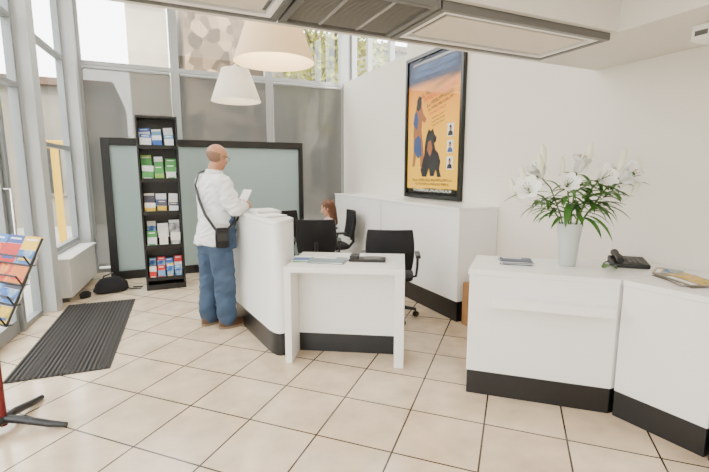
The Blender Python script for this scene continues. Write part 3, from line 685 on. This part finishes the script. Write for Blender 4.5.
skin=mat('skin_tan',(.40,.19,.105),.5,var=.12,scale=15)
skin2=mat('skin_light',(.50,.27,.18),.55,var=.05)
shirt=mat('shirt_white',(.74,.75,.78),.85,var=.06,scale=12,bump=.6)
jean=mat('jeans_blue',(.040,.070,.125),.9,var=.65,scale=7,bump=.6)
MX,MY,MA=.470,4.26,R(24)
e=empty('person','bald man in white shirt and jeans standing at counter reading paper','person',(MX,MY,0),MA)
Hm=Matrix.Translation((.070,-.01,1.635))@Matrix.Rotation(R(4),4,'Z')@Matrix.Rotation(R(14),4,'Y')
b=MB(); head(b,Hm)
b.cap((.010,0,1.42),.064,(.045,0,1.56),.056,n=20)
b.loft([(0,0,.86,.095,.145),(0,0,.95,.10,.15),(.015,0,1.05,.10,.135),(.015,0,1.2,.105,.15),(.012,0,1.33,.105,.165),(.015,0,1.42,.08,.15),(.02,0,1.47,.055,.09),(.03,0,1.49,.04,.05)],28)
LEG=((-1,.05),(1,-.02))
for s,fx in LEG:
    b.cap((0,s*.085,.88),.085,(fx*.5+.01,s*.10,.50),.056,n=20); b.cap((fx*.5+.01,s*.10,.50),.056,(fx-.01,s*.10,.34),.052); b.cap((fx-.01,s*.10,.34),.052,(fx-.01,s*.102,.09),.037)
    b.cap((fx-.01,s*.102,.05),.035,(fx+.13,s*.12,.035),.028)
arm={-1:((.015,-.175,1.40),(.08,-.265,1.165),(.265,-.125,1.175)),1:((.015,.175,1.40),(.12,.25,1.175),(.26,.09,1.195))}
for s in (-1,1):
    S,E_,W=arm[s]
    b.cap(S,.05,E_,.038); b.cap(E_,.038,W,.026)
hand(b,(.272,-.120,1.176),(.85,.35,.12),(.2,.8,-.3),(0,0,1),1.0,.9)
hand(b,(.265,.088,1.197),(.85,-.3,.15),(.1,-.5,-.6),(0,-.3,1),1.0,.7)
remesh(b,'body',skin,.0065,e,sm=3)
b=MB()
b.loft([(-.02,0,.83,.150,.195),(-.01,0,.87,.147,.195),(.01,0,.95,.142,.188),(.03,0,1.05,.142,.183),(.03,0,1.18,.136,.185),(.015,0,1.32,.128,.198),(.012,0,1.40,.104,.19),(.018,0,1.45,.078,.13),(.028,0,1.485,.07,.08)],36)
for s in (-1,1):
    S,E_,W=[Vector(v) for v in arm[s]]
    b.cap(S,.073,E_,.060,n=20); b.cap(E_,.061,E_.lerp(W,.86),.046,n=20)
    b.cap(S+Vector((-.01,-s*.06,0)),.075,S,.073,n=20); b.cap(S.lerp(E_,.5)+Vector((-.02,0,-.03)),.062,E_+Vector((-.015,0,-.005)),.056)
remesh(b,'shirt',shirt,.008,e,sm=3,wr=.012,ws=(10,10,18))
MB().rings([[Vector((.030+.066*math.cos(t)*k2+(.01 if zz>1.5 else 0),.068*math.sin(t)*k2,zz+.012*math.cos(t+math.pi))) for t in [i*math.pi/14 for i in range(28)]] for zz,k2 in ((1.475,1.12),(1.50,1.08),(1.515,1.12),(1.49,1.22))],caps=False).obj('shirt_collar',shirt,parent=e,smooth=70)
b=MB()
b.loft([(0,0,.74,.12,.17),(0,0,.86,.125,.18),(0,0,.95,.115,.165),(0,0,1.0,.11,.16)],32)
b.loft([(.070,-.03,.78,.10,.17),(.073,-.03,.9,.10,.172),(.08,-.025,1.0,.102,.168),(.083,-.02,1.10,.097,.155),(.083,-.018,1.13,.088,.14)],32)
for s,fx in LEG:
    b.cap((0,s*.09,.82),.112,(fx*.5+.01,s*.10,.50),.096,n=24); b.cap((fx*.5+.01,s*.10,.50),.096,(fx-.015,s*.102,.16),.090,n=24); b.cap((fx-.015,s*.102,.19),.092,(fx-.005,s*.103,.10),.085,n=24)
remesh(b,'jeans',jean,.009,e,sm=3,wr=.009,ws=(8,8,13))
shoe=mat('brown_leather',(.09,.04,.018),.5); sole=mat('shoe_sole',(.22,.16,.1),.8)
for s,fx in LEG:
    M=Matrix.Translation((fx+.01,s*.11,0))@Matrix.Rotation(R(8*s),4,'Z')
    b=MB(); b.loft([(.05,0,.022,.155,.055),(.048,0,.04,.155,.057),(.03,0,.065,.13,.05),(-.01,0,.09,.085,.045),(-.02,0,.115,.058,.045)],28,M=M,sq=2.4); b.obj('shoe',shoe,parent=e,smooth=60)
    MB().loft([(.05,0,.0,.157,.057),(.05,0,.024,.161,.060)],28,M=M,sq=2.4).obj('shoe_sole',sole,parent=e,smooth=40)
hair=mat('hair_shaved_grey',(.20,.115,.075),.9,var=.35,scale=90,bump=.4)
b=MB(); rs=[]
for zz,k2 in ((-.060,.88),(-.04,.975),(-.01,1.012),(.012,1.012),(.03,.985)):
    ring=[]
    for i in range(24):
        t=R(85+ i*190/23); rr=math.sqrt(max(0.05,1-((zz-.035)/.085)**2*.8))
        ring.append(Hm@Vector((-.012+.101*rr*k2*math.cos(t),.080*rr*k2*math.sin(t),zz)))
    rs.append(ring)
n=24; vs=[p for r_ in rs for p in r_]; fs=[(k*n+i,k*n+i+1,(k+1)*n+i+1,(k+1)*n+i) for k in range(4) for i in range(n-1)]
b.add(vs,fs); o=b.obj('hair',hair,parent=e,smooth=80); so=o.modifiers.new('t','SOLIDIFY'); so.thickness=.002; so.offset=0
eyem=mat('eye_white',(.8,.78,.74),.2); iris=mat('eye_iris',(.05,.03,.02),.2)
def eyes(Hm,e,s=1):
    for y in (-1,1):
        b=MB(); b.ell(Hm@Vector((.079*s,y*.031*s,.008*s)),(.0115*s,.0125*s,.009*s),0,12); b.ell(Hm@Vector((.089*s,y*.031*s,.008*s)),(.003*s,.005*s,.005*s),1,8); b.obj('eye',[eyem,iris],parent=e,smooth=80)
eyes(Hm,e)
b=MB()
for y in (-1,1):
    b.tube([Hm@Vector((.103-.006*abs(math.cos(t)),y*.033+.023*math.cos(t),.004+.017*math.sin(t))) for t in [i*math.pi/8 for i in range(17)]],.0022,6)
    b.tube([Hm@Vector((.095,y*.057,.010)),Hm@Vector((.05,y*.080,.012)),Hm@Vector((-.005,y*.088,.012)),Hm@Vector((-.022,y*.087,-.008))],.0025,6)
b.tube([Hm@Vector((.104,-.010,.008)),Hm@Vector((.112,0,.010)),Hm@Vector((.104,.010,.008))],.0022,6)
b.obj('glasses',blackp,parent=e,smooth=60)
e2=empty('shoulder_bag','small black shoulder bag worn across the back of the man','bag',(MX,MY,0),MA)
M=Matrix.Translation((-.05,-.228,.91))@Matrix.Rotation(R(-20),4,'Z')
MB().loft([(0,0,-.095,.050,.020),(0,0,-.085,.060,.028),(0,0,0,.062,.032),(0,0,.075,.058,.026),(0,0,.088,.045,.018)],24,M=M,sq=3).obj('bag_body',blackf,parent=e2,smooth=50)
MB().loft([(0,-.034,-.03,.048,.006),(0,-.036,.065,.052,.006)],16,M=M,sq=4).obj('bag_flap',blackp,parent=e2,smooth=50)
pts=[(-.10,-.212,.98),(-.145,-.12,1.12),(-.143,-.02,1.26),(-.125,.06,1.38),(-.06,.11,1.492),(.02,.112,1.510),(.10,.10,1.462),(.162,.03,1.33),(.198,-.06,1.2),(.20,-.14,1.08),(.0,-.245,.98)]
rs=[]
for i,p in enumerate(pts):
    p=Vector(p); a_=Vector(pts[max(0,i-1)]);c_=Vector(pts[min(len(pts)-1,i+1)]); t=(c_-a_).normalized(); out=Vector((p.x,p.y,0 if p.z<1.42 else .5)).normalized(); sd=t.cross(out).normalized()
    rs.append([p+sd*.012+out*.010,p-sd*.012+out*.010,p-sd*.012-out*.004,p+sd*.012-out*.004])
MB().rings(rs).obj('strap',blackp,parent=e2)
M=Matrix.Translation((MX,MY,0))@Matrix.Rotation(MA,4,'Z')@Matrix.Translation((.315,.0,1.19))@Matrix.Rotation(R(-5),4,'Z')@Matrix.Rotation(R(30),4,'Y')
o=MB().box(-.002,.002,-.09,.07,-.0,.155).box(.003,.006,-.085,.072,-.0,.15).obj('leaflet',paper,label='white folded leaflet held in the hands of the man',cat='leaflet'); o.matrix_world=M

# child seated
e=empty('person','seated child with long auburn hair wearing a pale top','person',(2.20,5.66,-.03),R(165))
s=.86; Hc=Matrix.Translation((.03,0,1.02))@Matrix.Rotation(R(16),4,'Y')
b=MB(); head(b,Hc,s); b.cap((0,0,.9),.042,(.01,0,.99),.038)
b.loft([(0,0,.52,.085,.12),(0,0,.6,.08,.105),(.0,0,.75,.08,.115),(0,0,.86,.07,.12),(0,0,.895,.05,.07)],24)
for q_ in (-1,1):
    b.cap((.0,q_*.07,.595),.06,(.30,q_*.08,.59),.045); b.cap((.30,q_*.08,.59),.045,(.32,q_*.08,.22),.03); b.cap((.32,q_*.08,.18),.028,(.42,q_*.085,.16),.024)
    b.cap((0,q_*.125,.85),.035,(.06,q_*.16,.70),.028); b.cap((.06,q_*.16,.70),.028,(.22,q_*.10,.68),.02)
    hand(b,(.225,q_*.1,.68),(1,-q_*.3,-.1),(0,-q_*.4,-1),(0,-q_,0),.75,.8)
remesh(b,'body',skin2,.0065,e,3)
b=MB(); b.loft([(0,0,.54,.10,.135),(0,0,.6,.10,.125),(.0,0,.75,.095,.13),(0,0,.86,.085,.135),(0,0,.905,.05,.07)],24)
for q_ in (-1,1): b.cap((0,q_*.125,.85),.05,(.04,q_*.145,.76),.045)
remesh(b,'shirt',mat('child_top',(.5,.38,.34),.9),.009,e,3)
b=MB(); b.loft([(0,0,.535,.10,.12),(0,0,.58,.10,.13),(0,0,.62,.095,.12)],24)
for q_ in (-1,1): b.cap((.0,q_*.07,.60),.070,(.30,q_*.08,.59),.058); b.cap((.30,q_*.08,.59),.058,(.32,q_*.08,.28),.045)
remesh(b,'trousers',mat('child_trousers',(.03,.04,.09),.9),.009,e,3)
b=MB(); rot=Hc.to_3x3()
b.ell(Hc@Vector((-.028,0,.04)),(.093,.078,.082),rot=rot,n=28)
b.cap(Hc@Vector((-.07,0,.0)),.055,(-.085,0,.82),.035,n=20)
for q_ in (-1,1): b.cap(Hc@Vector((-.03,q_*.045,.0)),.036,(-.05,q_*.07,.82),.024,n=16)
remesh(b,'hair',mat('hair_auburn',(.11,.040,.017),.6,var=.6,scale=40,bump=.5),.007,e,3,wr=.006,ws=(30,30,6))
eyes(Hc,e,s)
for q_ in (-1,1): MB().loft([(.37,q_*.083,.13,.085,.035),(.37,q_*.083,.16,.08,.034),(.33,q_*.083,.20,.04,.032)],16).obj('shoe',blackp,parent=e,smooth=60)

# ---------------- lights / world
w=bpy.data.worlds.new('w'); bpy.context.scene.world=w; w.use_nodes=True
bg=w.node_tree.nodes['Background']; bg.inputs[0].default_value=(1,.99,.975,1); bg.inputs[1].default_value=9.5
def area(name,loc,rot,sx,sy,en,col):
    l=bpy.data.lights.new(name,'AREA'); l.shape='RECTANGLE'; l.size=sx; l.size_y=sy; l.energy=en; l.color=col
    o=bpy.data.objects.new(name,l); COL.objects.link(o); o.location=loc; o.rotation_euler=rot; return o
area('hall_light',(1.2,4.8,4.3),(0,0,0),3.2,3.5,75,(1,.94,.84))
area('mezzanine_light',(.8,-.3,2.58),(0,0,0),2.6,2.6,62,(1,.94,.84))
l=bpy.data.lights.new('sun','SUN'); l.energy=7; l.angle=.01; l.color=(1,.90,.72)
so=bpy.data.objects.new('sun',l); COL.objects.link(so); so.rotation_euler=Vector((-.35,.75,-.65)).to_track_quat('-Z','Y').to_euler()
# camera
cam=bpy.data.cameras.new('camera'); co=bpy.data.objects.new('camera',cam); COL.objects.link(co)
cam.sensor_width=36; cam.lens=430/709*36; cam.clip_start=.05; cam.clip_end=200
co.location=(0,0,1.5); co.rotation_euler=(R(90-8.46),0,R(-24.6))
bpy.context.scene.camera=co
